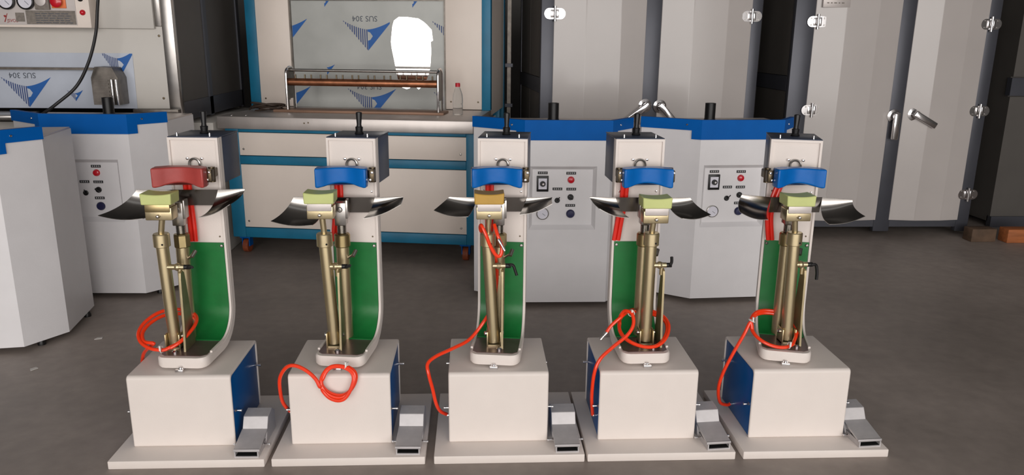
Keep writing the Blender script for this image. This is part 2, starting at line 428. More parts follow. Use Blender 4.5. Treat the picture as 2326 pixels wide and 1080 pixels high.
    bv = rbo.modifiers.new('bevel', 'BEVEL'); bv.width = .004; bv.segments = 2; bv.limit_method = 'ANGLE'
    rp = MB(); rp.cyl((rx[0], .36, .387), (rx[1], .36, .785), .0265, n=32); rpo = rp.out('rear_post', 'zinc_gold', m)
    MB().lathe([(.028, 0), (.032, .004), (.032, .05), (.028, .055), (.018, .056)], (rx[1], .36, .78), n=8 if i in (0, 2) else 32).out('collar', 'brass_nut', rpo)
    pr = [(.017, .832)]
    for k in range(9): pr += [(.019, .834 + k * .0045), (.0165, .836 + k * .0045)]
    MB().lathe(pr, (rx[1], .36, 0), n=20).out('thread', 'thread_steel', rpo)
    cv = MB()
    cv.box(rx[1] - .022, rx[1] + .022, .335, .385, .872, .965, .003); cv.box(rx[1] - .03, rx[1] - .02, .338, .382, .90, .975, .002); cv.box(rx[1] + .02, rx[1] + .03, .338, .382, .90, .975, .002)
    cvo = cv.out('clevis', 'steel', m); screw(cvo, (rx[1], .335, .938), (0, -1, 0), .011, .006, 'steel', 'bolt')
    # gusset plate with pivot and clamp lever
    gx = spec['gusset']
    g = MB(); g.prism([(.215, .386), (.325, .386), (.32, .43), (.285, .66), (.275, .70), (.258, .712), (.242, .705), (.237, .68), (.228, .5)], gx - .004, gx + .004, lambda u, v, a: (a, u, v))
    go = g.out('gusset_plate', 'dull_steel', m); go.data.materials[0] = MATS['zinc_dull']
    pv = MB(); pv.cyl((fx1 + .01, .262, .725), (gx + .012, .262, .725), .011, n=18); pv.cyl((gx - .006, .262, .685), (gx - .006, .262, .735), .008, n=14); pv.lathe([(.013, 0), (.016, .008), (.013, .016)], (gx - .022, .262, .725), (1, 0, 0), 16)
    pv.out('pivot', 'zinc_gold', m)
    lev = MB(); lp = [Vector((gx + .012, .262, .725))] + [Vector((gx + dx, .255, .725 + dz)) for dx, dz in spec['lever']]
    lev.cyl(lp[0], lp[0] + Vector((.022, 0, 0)), .0095, n=14); lev.tube([lp[0] + Vector((.012, 0, 0))] + lp[1:], .0062, 8, 4); lev.out('clamp_lever', 'black_plastic', m)
    bs = MB(); bs.box(fx0 - .03, fx0 - .024, .24, .30, .386, .45, .002); bs.box(fx0 + .024, fx0 + .03, .24, .30, .386, .45, .002); bs.box(fx0 - .03, fx0 + .03, .245, .295, .386, .394)
    bso = bs.out('post_bracket', 'zinc_gold', m)
    for sx in (-1, 1): MB().lathe([(.010, 0), (.010, .006), (.006, .010)], (fx0 + sx * .03, .27, .435), (sx, 0, 0), 12).out('bolt', 'chrome', bso)
    MB().lathe([(.012, 0), (.012, .006), (.006, .012)], (fx0 + .02, .21, .387), (0, 0, 1), 14).out('bolt', 'chrome', bso)
    # lock screw beside the rear post
    ls = MB(); ls.cyl((rx[1] + .022, .35, .735), (rx[1] + .05, .335, .755), .0055, n=12); ls.cyl((rx[1] + .045, .325, .748), (rx[1] + .055, .345, .768), .008, n=12); ls.out('lock_screw', 'steel', m)
    return m

W_ = [
 dict(wings=(((-.203, 1.007), (-.312, .926, 0), (-.143, .914)), ((.222, 1.011), (.192, .970, 0), (.067, .917))), strip=((-.072, .114), (.940, 1.006))),
 dict(wings=(((-.201, .978), (-.269, .903, 0), (-.109, .887)), ((.237, .978), (.235, .965, .02), (.089, .913))), strip=((-.072, .122), (.910, .975))),
 dict(wings=(((-.197, .978), (-.256, .946, 0), (-.122, .920)), ((.222, .975), (.213, .968, .02), (.082, .928))), strip=((-.083, .118), (.913, .975))),
 dict(wings=(((-.224, .978), (-.198, .950, .01), (-.077, .915)), ((.194, .975), (.251, .928, 0), (.136, .912))), strip=((-.115, .092), (.913, .975))),
 dict(wings=(((-.208, .988), (-.250, .938, 0), (-.132, .906)), ((.262, .966), (.266, .920, 0), (.121, .887))), strip=((-.083, .132), (.909, .976))),
]
SPEC = [
 dict(label='white pedestal press with a brick-red curved clamping pad', bk=0, turn=-3.9, tx=.003, pad=-.005, padmat='pad_red', block='rubber_lime', plate='brass_nut',
      feed=[(-.017, .432, 1.05), (-.016, .432, .95), (-.013, .432, .86), (-.012, .43, .785)], front=(-.064, -.075), rear=(-.04, -.032), head=(-.059, .982), gusset=-.008,
      lever=[(.03, 0), (.042, .002), (.045, -.004)]),
 dict(label='white pedestal press with a red hose coil hanging over its base box', bk=0.01, turn=-7.6, tx=.007, pad=.004, padmat='pad_blue', block='rubber_lime',
      feed=[(-.028, .432, 1.05), (-.027, .432, .97), (-.04, .432, .88), (-.05, .43, .785)], front=(-.042, -.062), rear=(-.008, -.009), head=(-.066, .986), gusset=-.010,
      lever=[(.03, 0), (.042, .004), (.048, .002)]),
 dict(label='white pedestal press with an ochre rubber block on its front post', bk=0.014, turn=-7.6, tx=-.001, pad=-.007, padmat='pad_blue', block='rubber_ochre',
      feed=[(-.034, .432, 1.05), (-.034, .432, .96), (-.034, .432, .88), (-.036, .43, .785)], front=(-.018, -.043), rear=(0., .003), head=(-.039, .984), gusset=.014,
      lever=[(.032, .006), (.044, .002), (.052, -.02), (.058, -.038)]),
 dict(label='white pedestal press whose coiled red hose ends in a loose metal plug', bk=0, turn=1.4, tx=-.009, pad=-.003, padmat='pad_blue', block='rubber_lime',
      feed=[(-.072, .432, 1.05), (-.076, .432, .95), (-.088, .432, .873), (-.1, .43, .785)], front=(.010, .012), rear=(.002, .004), head=(.016, .967), gusset=.064,
      lever=[(.026, .002), (.032, .014), (.031, .036)]),
 dict(label='white pedestal press with its tray turned askew on the base box', bk=-0.006, turn=-15., tx=-.018, pad=-.003, padmat='pad_blue', block='rubber_lime',
      feed=[(-.04, .428, 1.03), (-.062, .425, .96), (-.072, .43, .89), (-.058, .43, .785)], front=(-.014, -.024), rear=(-.016, -.015), head=(-.034, .975), gusset=.024,
      lever=[(.03, .0), (.046, 0), (.054, -.03), (.055, -.062)]),
]
presses = []
for i in range(5):
    sp = dict(SPEC[i]); sp.update(W_[i]); presses.append(press(i, sp))

# foot pedals on the boards
def pedal(i, dx, dy, rz, label):
    p = thing('foot_pedal', label, 'pedal', (MX[i] + .265 + dx, Y0 + .012 + dy, .034), math.radians(rz), 'foot pedals of the presses')
    b = MB(); b.box(-.046, .046, 0, .235, 0, .006); b.box(-.046, -.041, 0, .235, .006, .024); b.box(.041, .046, 0, .235, .006, .024); b.out('base_channel', 'cast_alu', p)
    boxo('slot_shade', 'dark_void', p, -.041, .041, .004, .12, .006, .008)  # dark sheet painting the shade inside the slot below the treadle
    def ex(poly, x0, x1, name, bev=.002):
        q = MB(); q.prism(poly, x0, x1, lambda u, v, a: (a, u, v)); o = q.out(name, 'cast_alu', p, 25)
        m = o.modifiers.new('bevel', 'BEVEL'); m.width = bev; m.segments = 2; m.limit_method = 'ANGLE'; m.angle_limit = math.radians(20); return o
    ex([(.100, .010), (.122, .056), (.146, .100), (.205, .108), (.235, .085), (.235, .006), (.12, .006)], -.049, .049, 'hood')
    ex([(.004, .031), (.004, .024), (.122, .051), (.122, .058)], -.05, .05, 'treadle', .001)
    rib = boxo('treadle_rim', 'cast_alu', p, -.05, .05, .003, .009, .023, .033, bev=.001)
    for sx in (-1, 1):
        MB().lathe([(.006, 0), (.006, .004), (.003, .005), (.003, .018), (.005, .019), (.005, .026)], (sx * .046, .075, .016), (sx, 0, 0), 10).out('side_pin', 'chrome', p)
    return p
pedal(0, -.002, .0, -1, 'grey metal foot pedal on the board of the red-padded press')
pedal(1, .000, .004, -2, 'grey metal foot pedal beside the base box with the hose coil hanging over it')
pedal(2, .000, .002, 1, 'grey metal foot pedal on the board of the press with the ochre block')
pedal(3, .004, .006, 5, 'grey metal foot pedal on the board of the press with the loose metal plug')
pedal(4, -.002, .008, 4, 'grey metal foot pedal on the last board, beside the open floor')

# red air hoses
def ring_pts(c, ru, rv, tilt, a0, a1, n=10, wob=.006, turn=0., rise=0.):
    """loop in a tilted plane: u along x, v along (y, z) tilted"""
    out = []
    for k in range(n + 1):
        a = a0 + (a1 - a0) * k / n; u = ru * math.cos(a); v = rv * math.sin(a)
        x, y, z = u, v * math.cos(tilt), v * math.sin(tilt) + rise * k / n
        ct, st = math.cos(turn), math.sin(turn)
        out.append((c[0] + x * ct - y * st + wob * math.sin(3 * a + c[0]), c[1] + x * st + y * ct, c[2] + z + wob * math.cos(2 * a)))
    return out
def hose(i, label, paths, fittings=(), ties=()):
    h = thing('air_hose', label, 'hose', (MX[i], Y0, 0), 0., 'red air hoses of the presses')
    for p in paths:
        MB().tube(p, .0072, 10, 6).out('hose_run', 'hose_red', h)
    for a, b, r in fittings:
        a = Vector(a); b = Vector(b); L = (b - a).length
        MB().lathe([(r * .8, 0), (r, L * .05), (r, L * .4), (r * .7, L * .42), (r * .7, L * .75), (r * .9, L * .78), (r * .9, L)], a, b - a, 14).out('fitting', 'chrome', h)
    for c, n, r in ties:
        c = Vector(c); n = Vector(n).normalized(); a = n.orthogonal().normalized(); b = n.cross(a)
        q = MB(); q.tube([c + (a * math.cos(2 * PI * k / 14) + b * math.sin(2 * PI * k / 14)) * r for k in range(14)], .002, 6, 1, True, False)
        q.box(c.x - .003, c.x + .003, c.y - .004 - r, c.y + .004 - r, c.z, c.z + .02); q.out('cable_tie', 'tie_white', h)
    return h
hose(0, 'red air hose looped twice around the posts of the red-padded press',
     [ring_pts((-.095, .29, .462), .105, .115, .42, -1.2, 4.8, 14) + ring_pts((-.09, .29, .455), .095, .105, .36, -1.3, 3.9, 12) + [(-.125, .215, .425), (-.16, .24, .395), (-.205, .29, .345), (-.232, .33, .27), (-.236, .35, .17), (-.222, .35, .12)]],
     fittings=[((-.21, .35, .115), (-.196, .35, .115), .008)], ties=[((-.085, .185, .412), (1, 0, 0), .013)])
hose(1, 'red air hose coiled in a ring hanging in front of a white base box',
     [[(-.213, .165, .15), (-.232, .14, .2), (-.232, .11, .27), (-.224, .095, .33), (-.195, .085, .375), (-.16, .08, .384), (-.118, .08, .362), (-.085, .075, .33), (-.07, .07, .30)]
      + ring_pts((-.002, .083, .318), .064, .062, 1.35, 3.5, 9.9, 14, .004) + ring_pts((-.003, .080, .312), .060, .066, 1.30, 3.7, 9.3, 12, .004) + ring_pts((.0, .09, .32), .066, .06, 1.4, 3.1, 7.3, 10, .003)],
     fittings=[((-.213, .165, .146), (-.197, .165, .146), .008)], ties=[((.03, .1, .375), (1, 0, -.6), .014)])
hose(2, 'red air hose climbing from the base box and threaded up between the two posts',
     [[(-.21, .17, .125), (-.235, .15, .15), (-.25, .12, .2), (-.262, .105, .27), (-.276, .10, .335), (-.28, .12, .368), (-.25, .15, .386), (-.182, .2, .4), (-.12, .25, .415), (-.07, .29, .461), (-.028, .312, .528), (-.008, .315, .623), (-.008, .315, .72), (-.03, .312, .80), (-.07, .295, .86), (-.07, .255, .893), (-.052, .237, .86), (-.035, .236, .815), (-.012, .236, .776), (.006, .238, .775), (.011, .245, .81), (-.004, .25, .85), (-.018, .28, .89)]],
     fittings=[((-.21, .17, .122), (-.196, .17, .122), .008), ((-.004, .236, .842), (.022, .228, .796), .0065)])
hose(3, 'red air hose coiled around the posts with a metal plug sticking out sideways',
     [[(-.165, .225, .445), (-.14, .24, .475), (-.1, .255, .505), (-.068, .28, .518), (-.03, .31, .51)] + ring_pts((.005, .285, .452), .104, .11, .42, 2.0, -4.6, 14, .004) + ring_pts((.002, .285, .446), .1, .105, .38, 1.6, -3.4, 12, .005)
      + [(-.10, .27, .50), (-.085, .25, .535), (-.06, .225, .53), (-.058, .2, .495), (-.085, .18, .457), (-.148, .155, .415), (-.2, .13, .375), (-.222, .12, .319), (-.225, .14, .214), (-.212, .18, .11)]],
     fittings=[((-.158, .228, .452), (-.186, .218, .424), .008), ((-.212, .18, .108), (-.197, .18, .108), .008)], ties=[((-.06, .24, .528), (.4, 1, 0), .013)])
hose(4, 'red air hose coiled on the askew tray and running straight down behind the base box',
     [ring_pts((-.068, .275, .448), .098, .105, .45, -.4, 5.2, 14, .004) + ring_pts((-.07, .275, .442), .094, .1, .42, -.8, 3.3, 12, .004) + [(-.172, .27, .475), (-.198, .26, .425), (-.24, .255, .341), (-.275, .255, .253), (-.285, .265, .178), (-.262, .30, .10), (-.225, .32, .075), (-.205, .33, .075)]],
     fittings=[((-.208, .33, .075), (-.196, .33, .075), .008)], ties=[((-.166, .272, .48), (.4, 0, 1), .013), ((-.04, .178, .408), (1, 0, 0), .013)])

# ------------------------------------------------------------------ steam chests with blue lids
def chest(label, loc, rz, panel=True, funnel=True, lid_side=True):
    c = thing('steam_chest', label, 'machine', loc, rz, 'white steam chests with blue lids')
    plan = [(-.255, 0), (.255, 0), (.41, .19), (.41, .62), (-.555, .62), (-.555, .235)]
    z0, z1 = .03, 1.09
    b = MB()
    lo = [b.v((x, y, z0)) for x, y in plan]; hi = [b.v((x, y, z1)) for x, y in plan]
    for k in range(1, 6): b.face([lo[k], lo[(k + 1) % 6], hi[(k + 1) % 6], hi[k]])
    b.face(lo[::-1]); b.face(hi)
    if panel:
        r = (-.225, .175, .49, .875); q = (-.205, .155, .515, .853)
        o4 = [b.v((r[0], 0, r[2])), b.v((r[1], 0, r[2])), b.v((r[1], 0, r[3])), b.v((r[0], 0, r[3]))]
        i4 = [b.v((q[0], .03, q[2])), b.v((q[1], .03, q[2])), b.v((q[1], .03, q[3])), b.v((q[0], .03, q[3]))]
        F = [lo[0], lo[1], hi[1], hi[0]]
        for k in range(4):
            b.face([F[k], F[(k + 1) % 4], o4[(k + 1) % 4], o4[k]]); b.face([o4[k], o4[(k + 1) % 4], i4[(k + 1) % 4], i4[k]])
        b.face(i4)
    else: b.face([lo[0], lo[1], hi[1], hi[0]])
    body = b.out('body', 'chest_paint', c, 20)
    # lid: top plate plus skirt, deeper round the front
    def off(d):
        out = []; n = len(plan)
        for k in range(n):
            p, q, r = Vector(plan[k - 1]), Vector(plan[k]), Vector(plan[(k + 1) % n])
            n1 = Vector(((q - p).y, -(q - p).x)).normalized(); n2 = Vector(((r - q).y, -(r - q).x)).normalized(); h = (n1 + n2).normalized()
            out.append(tuple(q + h * (d / h.dot(n1))))
        return out
    o = off(.008); l = MB()
    l.prism(off(-.004), 1.09, 1.098, lambda u, v, a: (u, v, a)); l.out('top_plate', 'worktop_steel', c, 20)
    s = MB()
    def seg(p, q, za):
        p = Vector(p); q = Vector(q); d = (q - p).normalized(); n = Vector((d.y, -d.x)); p2, q2 = p - n * .006, q - n * .006
        s.prism([tuple(p), tuple(q), tuple(q2), tuple(p2)], za, 1.144, lambda u, v, a: (u, v, a))
    f0, f1 = Vector(o[0]), Vector(o[1]); s1, s0 = Vector(o[2]), Vector(o[5])
    seg(f0, f1, 1.03); e = .06
    dr = (s1 - f1).normalized(); dl = (s0 - f0).normalized()
    seg(f1, f1 + dr * e, 1.03); seg(f0 + dl * e, f0, 1.03)
    seg(f1 + dr * e, s1, 1.082); seg(s0, f0 + dl * e, 1.082)
    # narrow folded lip along the upper edge
    s.prism([tuple(s0), tuple(f0), tuple(f1), tuple(s1)] + off(-.022)[2:0:-1] + [off(-.022)[0], off(-.022)[5]], 1.144, 1.147, lambda u, v, a: (u, v, a))
    lid = s.out('lid_skirt', 'lid_blue', c, 20)
    for q in (f1 + dr * .09, f0 + dl * .09): screw(lid, (q.x, q.y, 1.115), (dr.y if q.x > 0 else -dl.y, -abs(dr.x), 0), .007, .005, 'chrome')
    for x in (-.1, .3): MB().lathe([(.02, 0), (.02, .012), (.014, .03)], (x, .1, 0)).out('foot', 'black_plastic', c)
    for x in (-.4, .4): MB().lathe([(.02, 0), (.02, .012), (.014, .03)], (x, .52, 0)).out('foot', 'black_plastic', c)
    if funnel:
        MB().lathe([(.036, 0), (.038, .005), (.034, .02), (.034, .115), (.028, .115), (.028, .02)], (-.05, .42, 1.098), n=20).out('vent_stub', 'black_plastic', c)
    if panel:
        y = .03
        def label_plate(x, z, w=.058):
            p = boxo('label_plate', 'label_black', c, x - w / 2, x + w / 2, y - .002, y, z - .008, z + .008)
            g = MB()
            for k in range(4):
                cx = x - w * .32 + k * w * .215
                for dx0, dx1, dz0, dz1 in ((-.004, .004, .002, .0035), (-.004, .004, -.0035, -.002), (-.001, .001, -.004, .005)):
                    g.box(cx + dx0, cx + dx1, y - .0026, y - .002, z + dz0, z + dz1)
            g.out('lettering', 'ink_white', p)
        label_plate(-.145, .832); label_plate(.025, .83); label_plate(-.055, .735); label_plate(.028, .734); label_plate(.025, .634)
        t = MB(); t.box(-.18, -.11, y - .012, y, .72, .815, .002); tm = t.out('timer', 'black_plastic', c)
        boxo('dial_face', 'dial_white', tm, -.17, -.12, y - .013, y - .011, .735, .80)
        MB().lathe([(.017, 0), (.016, .012)], (-.145, y - .013, .768), (0, -1, 0), 20).out('knob', 'black_plastic', tm)
        MB().lathe([(.007, 0), (.006, .003)], (-.143, y - .025, .768), (0, -1, 0), 14).out('knob_cap', 'chrome', tm)
        MB().lathe([(.021, 0), (.021, .004), (.018, .008), (.017, .014), (.008, .018)], (.025, y, .79), (0, -1, 0), 24).out('signal_lamp', 'lamp_red', c)
        sw = MB(); sw.lathe([(.016, 0), (.016, .004), (.012, .006), (.012, .010)], (-.055, y, .665), (0, -1, 0), 20); sw.tube([(-.055, y - .008, .665), (-.052, y - .02, .672), (-.045, y - .035, .69)], .003, 8, 3); sw.out('toggle_switch', 'black_plastic', c)
        sel = MB(); sel.lathe([(.018, 0), (.018, .005), (.015, .007), (.015, .012)], (.025, y, .685), (0, -1, 0), 20); sel.T = Matrix.Translation((.025, y - .016, .685)) @ Matrix.Rotation(.7, 4, 'Y'); sel.box(-.016, .016, -.008, .008, -.005, .005, .002); sel.out('selector', 'black_plastic', c)
        MB().lathe([(.026, 0), (.026, .006), (.023, .012), (.020, .016), (.005, .017)], (.027, y, .583), (0, -1, 0), 26).out('regulator_knob', 'knob_navy', c)
        ga = MB().lathe([(.037, 0), (.037, .012), (.033, .014), (.033, .011), (.001, .011)], (-.142, y, .585), (0, -1, 0), 30).out('pressure_gauge', 'steel', c)
        MB().lathe([(.032, 0), (.032, .001)], (-.142, y - .0115, .585), (0, -1, 0), 28).out('dial', 'dial_white', ga)
        nd = MB(); nd.T = Matrix.Translation((-.142, y - .0135, .585)) @ Matrix.Rotation(.6, 4, 'Y'); nd.box(-.002, .02, -.0005, .0005, -.001, .001); nd.out('needle', 'ink_text', ga)
    return c
chest('white steam chest with blue lid and control panel, next to the teal machine', (.545, 4.49, 0), 0.)
chest('white steam chest with control panel, in front of the gap between the grey cabinets', (1.60, 4.56, 0), math.radians(4.))
chest('white steam chest with blue lid, in front of the beige machine with gauges', (-2.325, 4.715, 0), math.radians(-1.5))
chest('white octagonal steam chest turned sideways showing a plain facet and blank side', (-2.59, 3.80, 0), math.radians(9.), panel=False, funnel=False)

# ------------------------------------------------------------------ teal and cream worktop machine
CM = thing('oven_machine', 'cream panelled machine with teal frame and stainless steel worktop', 'machine', (-1.82, 5.71, 0), math.radians(-8.8))
LW = 1.815
# lower frame
for args in ((0, .10, 0, .06, .14, .96), (LW - .04, LW + .02, 0, .06, .14, .96), (.10, LW - .04, 0, .06, .14, .215), (.10, LW - .04, 0, .06, .695, .755), (.10, LW - .04, .0, .06, .93, .96),
             (0, .06, .06, 1.5, .14, .2), (LW - .04, LW + .02, .06, 1.5, .14, .2), (0, .06, 1.44, 1.5, .14, 1.0), (LW - .04, LW + .02, 1.44, 1.5, .14, 1.0)):
    boxo('frame_bar', 'teal_paint', CM, *args, bev=.004)
for z0, z1 in ((.755, .93), (.215, .695)):
    fp = boxo('front_panel', 'cream_paint', CM, .09, LW - .035, .006, .03, z0 + .004, z1 - .004, bev=.003)
    for x in (.13, LW - .08): screw(fp, (x, .006, z0 + .05), (0, -1, 0), .008, .004, 'steel')
boxo('front_panel', 'cream_paint', CM, .02, LW, .5, .52, .2, .93)
for x in (0.03, LW - .02): 
    boxo('side_panel', 'cream_paint', CM, x - .004, x + .004, .06, 1.44, .2, .95)
wt = boxo('worktop', 'worktop_steel', CM, -.03, LW + .02, -.05, 1.0, .957, 1.045, bev=.006)
for x, y in ((.05, .02), (.15, .04), (1.0, 0.02)): screw(wt, (x, y, 1.045), (0, 0, 1), .009, .006, 'chrome')
for x in (.62, .65): MB().lathe([(.006, 0), (.006, .001)], (x, -.05, 1.008 + .004 * (x > .63)), (0, -1, 0), 10).out('scuff_mark', 'bronze', wt)
# upper body
YB = .80
for args in ((-.15, -.065, YB, YB + .08, 1.045, 2.15), (1.77, 1.84, YB, YB + .08, 1.045, 2.15), (-.065, 1.77, YB, YB + .08, 2.07, 2.15), (-.15, -.065, 1.7, 1.8, .14, 2.15), (1.77, 1.84, 1.7, 1.8, .14, 2.15)):
    boxo('frame_bar', 'teal_paint', CM, *args, bev=.004)
for x0, x1 in ((-.065, .21), (1.48, 1.77)):
    p = boxo('front_panel', 'cream_paint', CM, x0, x1, YB + .008, YB + .04, 1.05, 2.07, bev=.003)
    for x in ((x0 + .04), (x1 - .03)): screw(p, (x, YB + .008, 1.11), (0, -1, 0), .007, .004, 'bronze')
boxo('front_panel', 'cream_paint', CM, .21, 1.48, YB + .008, YB + .04, 1.90, 2.07, bev=.003)
for x in (-.14, 1.83): boxo('side_panel', 'cream_paint', CM, x - .005, x + .005, YB + .08, 1.7, 1.0, 2.12)
boxo('roof_panel', 'cream_paint', CM, -.14, 1.83, YB + .04, 1.75, 2.13, 2.145)
door = boxo('steel_door', 'mirror_steel', CM, .215, 1.475, YB + .042, YB + .055, 1.045, 1.90)
for a in ((.21, .222, YB + .02, YB + .05, 1.045, 1.90), (1.466, 1.48, YB + .02, YB + .05, 1.045, 1.90), (.222, 1.466, YB + .02, YB + .05, 1.885, 1.90)): boxo('door_rim', 'dull_steel', door, *a)
# protective film, torn open
FY = YB + .040
def film_sheet(outer, hole, y, name, m, parent):
    bm = bmesh.new(); ed = []
    for loop in (outer, hole):
        if not loop: continue
        vs = [bm.verts.new((x, y, z)) for x, z in loop]
        ed += [bm.edges.new((vs[k], vs[(k + 1) % len(vs)])) for k in range(len(vs))]
    bmesh.ops.triangle_fill(bm, use_beauty=True, use_dissolve=False, edges=ed, normal=(0, -1, 0))
    me = bpy.data.meshes.new(name); bm.to_mesh(me); bm.free(); me.materials.append(MATS[m])
    o = bpy.data.objects.new(name, me); C.objects.link(o); o.parent = parent
    sd = o.modifiers.new('thickness', 'SOLIDIFY'); sd.thickness = .001; sd.offset = 0
    return o
hole = [(1.101, 1.764), (1.17, 1.763), (1.26, 1.752), (1.30, 1.728), (1.323, 1.709), (1.365, 1.666), (1.368, 1.63), (1.374, 1.585), (1.356, 1.575), (1.358, 1.5), (1.353, 1.421), (1.345, 1.36), (1.334, 1.318), (1.30, 1.24), (1.249, 1.20), (1.225, 1.222), (1.195, 1.226), (1.175, 1.208), (1.150, 1.201), (1.11, 1.215), (1.087, 1.245), (1.068, 1.34), (1.055, 1.42), (1.049, 1.452), (1.036, 1.52), (1.031, 1.571), (1.034, 1.60), (1.046, 1.69), (1.06, 1.735)]
film = film_sheet([(.222, 1.046), (1.466, 1.046), (1.466, 1.884), (.222, 1.884)], hole, FY, 'protective_film', 'film_grey', CM)

def clip(poly, x0, x1, z0=-9, z1=9):
    for ax, lim, sg in ((0, x0, 1), (0, x1, -1), (1, z0, 1), (1, z1, -1)):
        out = []
        for k in range(len(poly)):
            p, q = poly[k], poly[(k + 1) % len(poly)]; a, b = (p[ax] - lim) * sg, (q[ax] - lim) * sg
            if a >= 0: out.append(p)
            if a * b < 0:
                t = a / (a - b); out.append((p[0] + (q[0] - p[0]) * t, p[1] + (q[1] - p[1]) * t))
        poly = out
        if len(poly) < 3: return []
    return poly
def fan_logo(parent, y, cx, cz, W, Hh, x0, x1, z0, z1, text=True, stripes=True):
    """blue fan mark of the film: striped half, solid half with a hole; printed upside down"""
    hw = W / 2
    def topz(u): return cz + Hh * .30 * (abs(u) / hw) ** 1.6 * 1.0          # curved upper edge
    def botz(u): return cz - Hh * .70 + Hh * abs(u) / hw
    solid = MB(); n = 10
    up = [(hw * k / n, topz(hw * k / n)) for k in range(n + 1)]
    lo = [(hw * k / n, botz(hw * k / n)) for k in range(n, -1, -1)]
    for k in range(n):                                                     # strips, leaving out the round hole at the axis
        u0, u1 = hw * k / n, hw * (k + 1) / n
        rr = Hh * .15; cc = cz - Hh * .22
        def gap(u): return math.sqrt(max(0, rr * rr - u * u))
        a = [(cx + u0, topz(u0)), (cx + u1, topz(u1)), (cx + u1, max(botz(u1), cc + gap(u1)) if gap(u1) else (botz(u1))), (cx + u0, max(botz(u0), cc + gap(u0)) if gap(u0) else botz(u0))]
        pieces = [a]
        if gap(u0): pieces.append([(cx + u0, min(topz(u0), cc - gap(u0))), (cx + u1, min(topz(u1), cc - gap(u1))), (cx + u1, botz(u1)), (cx + u0, botz(u0))])
        if gap(u0) and not gap(u1): pieces[0] = [(cx + u0, topz(u0)), (cx + u1, topz(u1)), (cx + u1, cc), (cx + u0, cc + gap(u0))]; pieces[1] = [(cx + u0, cc - gap(u0)), (cx + u1, cc), (cx + u1, botz(u1)), (cx + u0, botz(u0))]
        for p in pieces:
            p = clip(p, x0, x1, z0, z1)
            if p: solid.flat(p, lambda u, v: (u, y, v))
    if len(solid.bm.faces): solid.out('printed_fan', 'ink_blue', parent)
    if stripes:
        st = MB(); ns = 12
        for k in range(ns):
            u0 = -hw * (k + .12) / ns; u1 = -hw * (k + .62) / ns
            p = clip([(cx + u1, topz(u1)), (cx + u0, topz(u0)), (cx + u0, botz(u0)), (cx + u1, botz(u1))], x0, x1, z0, z1)
            if p: st.flat(p, lambda u, v: (u, y, v))
        if len(st.bm.faces): st.out('printed_stripes', 'ink_navy', parent)
    if text:
        me = text_mesh('SUS 304', Hh * .26, lambda u, v: (cx - .02 - u, y, cz + Hh * .36 - v)); me.materials.append(MATS['ink_text'])
        o = bpy.data.objects.new('printed_text', me); C.objects.link(o); o.parent = parent
X0_, X1_, Z0_, Z1_ = .224, 1.464, 1.048, 1.882
LY = FY - .0012
fan_logo(film, LY, .845, 1.665, .41, .235, X0_, 1.028, Z0_, Z1_)
fan_logo(film, LY, .862, 1.133, .41, .235, X0_, X1_, Z0_, Z1_)
fan_logo(film, LY, .148, 1.675, .41, .235, X0_, X1_, Z0_, Z1_, text=False, stripes=False)
fan_logo(film, LY, .148, 1.143, .41, .235, X0_, X1_, Z0_, Z1_, text=False, stripes=False)
fan_logo(film, LY, 1.57, 1.665, .41, .235, X0_, X1_, Z0_, Z1_, text=False)
fan_logo(film, LY, 1.575, 1.115, .41, .235, X0_, X1_, Z0_, Z1_, text=False)
for q in ((.495, 1.365), (.499, 1.895), (1.213, 1.893)): fan_logo(film, LY, q[0], q[1], .14, .085, X0_, X1_, Z0_, Z1_, text=False, stripes=False)
# legs and casters under the machine
for x, y in ((.06, .1), (LW - .06, .1), (.06, 1.3), (LW - .06, 1.3)):
    k = MB(); k.box(x - .04, x + .04, y - .04, y + .04, .115, .14); k.box(x - .03, x - .024, y - .03, y + .03, .05, .115); k.box(x + .024, x + .03, y - .03, y + .03, .05, .115)
    ko = k.out('caster_fork', 'lid_blue', CM)
    MB().cyl((x - .02, y, .05), (x + .02, y, .05), .05, n=24).out('caster_wheel', 'wheel_rust', ko)

# things on the worktop (machine-local -> world)
MC = Matrix.Translation((-1.82, 5.71, 0)) @ Matrix.Rotation(math.radians(-8.8), 4, 'Z')
def onC(x, y, z=1.045): return MC @ Vector((x, y, z))
rk = thing('roller_rack', 'rack with a pegged copper roller between two steel end plates', 'rack', onC(.25, .34), math.radians(-8.8))
boxo('base_plank', 'plank_brown', rk, -.02, 1.30, 0, .2, 0, .018, bev=.003)
for x in (.09, 1.255):
    e = MB(); pl = [(.02, .018), (.055, .018), (.055, .10), (.145, .10), (.145, .018), (.18, .018), (.18, .28)]
    for k in range(9):
        a = PI * k / 8; pl.append((.10 + .08 * math.cos(a), .285 + .05 * math.sin(a)))
    pl.append((.02, .28)); e.prism(pl, x - .004, x + .004, lambda u, v, a: (a, u, v)); ep = e.out('end_plate', 'dull_steel', rk)
    rim = MB(); rim.tube([(x, .02, .02), (x, .018, .15), (x, .02, .28)] + [(x, .10 - .082 * math.cos(PI * k / 8), .285 + .05 * math.sin(PI * k / 8)) for k in range(1, 8)] + [(x, .18, .28), (x, .182, .15), (x, .18, .02)], .009, 8, 2)
    rim.out('edge_tube', 'chrome', ep)
ro = cylo('roller', 'copper', rk, (.094, .06, .225), (1.251, .06, .225), .028)
for k in range(18):
    x = .15 + k * .0615 + (.012 if k % 2 else 0)
    cylo('peg', 'bronze', ro, (x, .06, .25), (x, .06, .282), .006, n=10)
cylo('guide_rod', 'steel', rk, (.094, .10, .312), (1.251, .10, .312), .011, n=14)
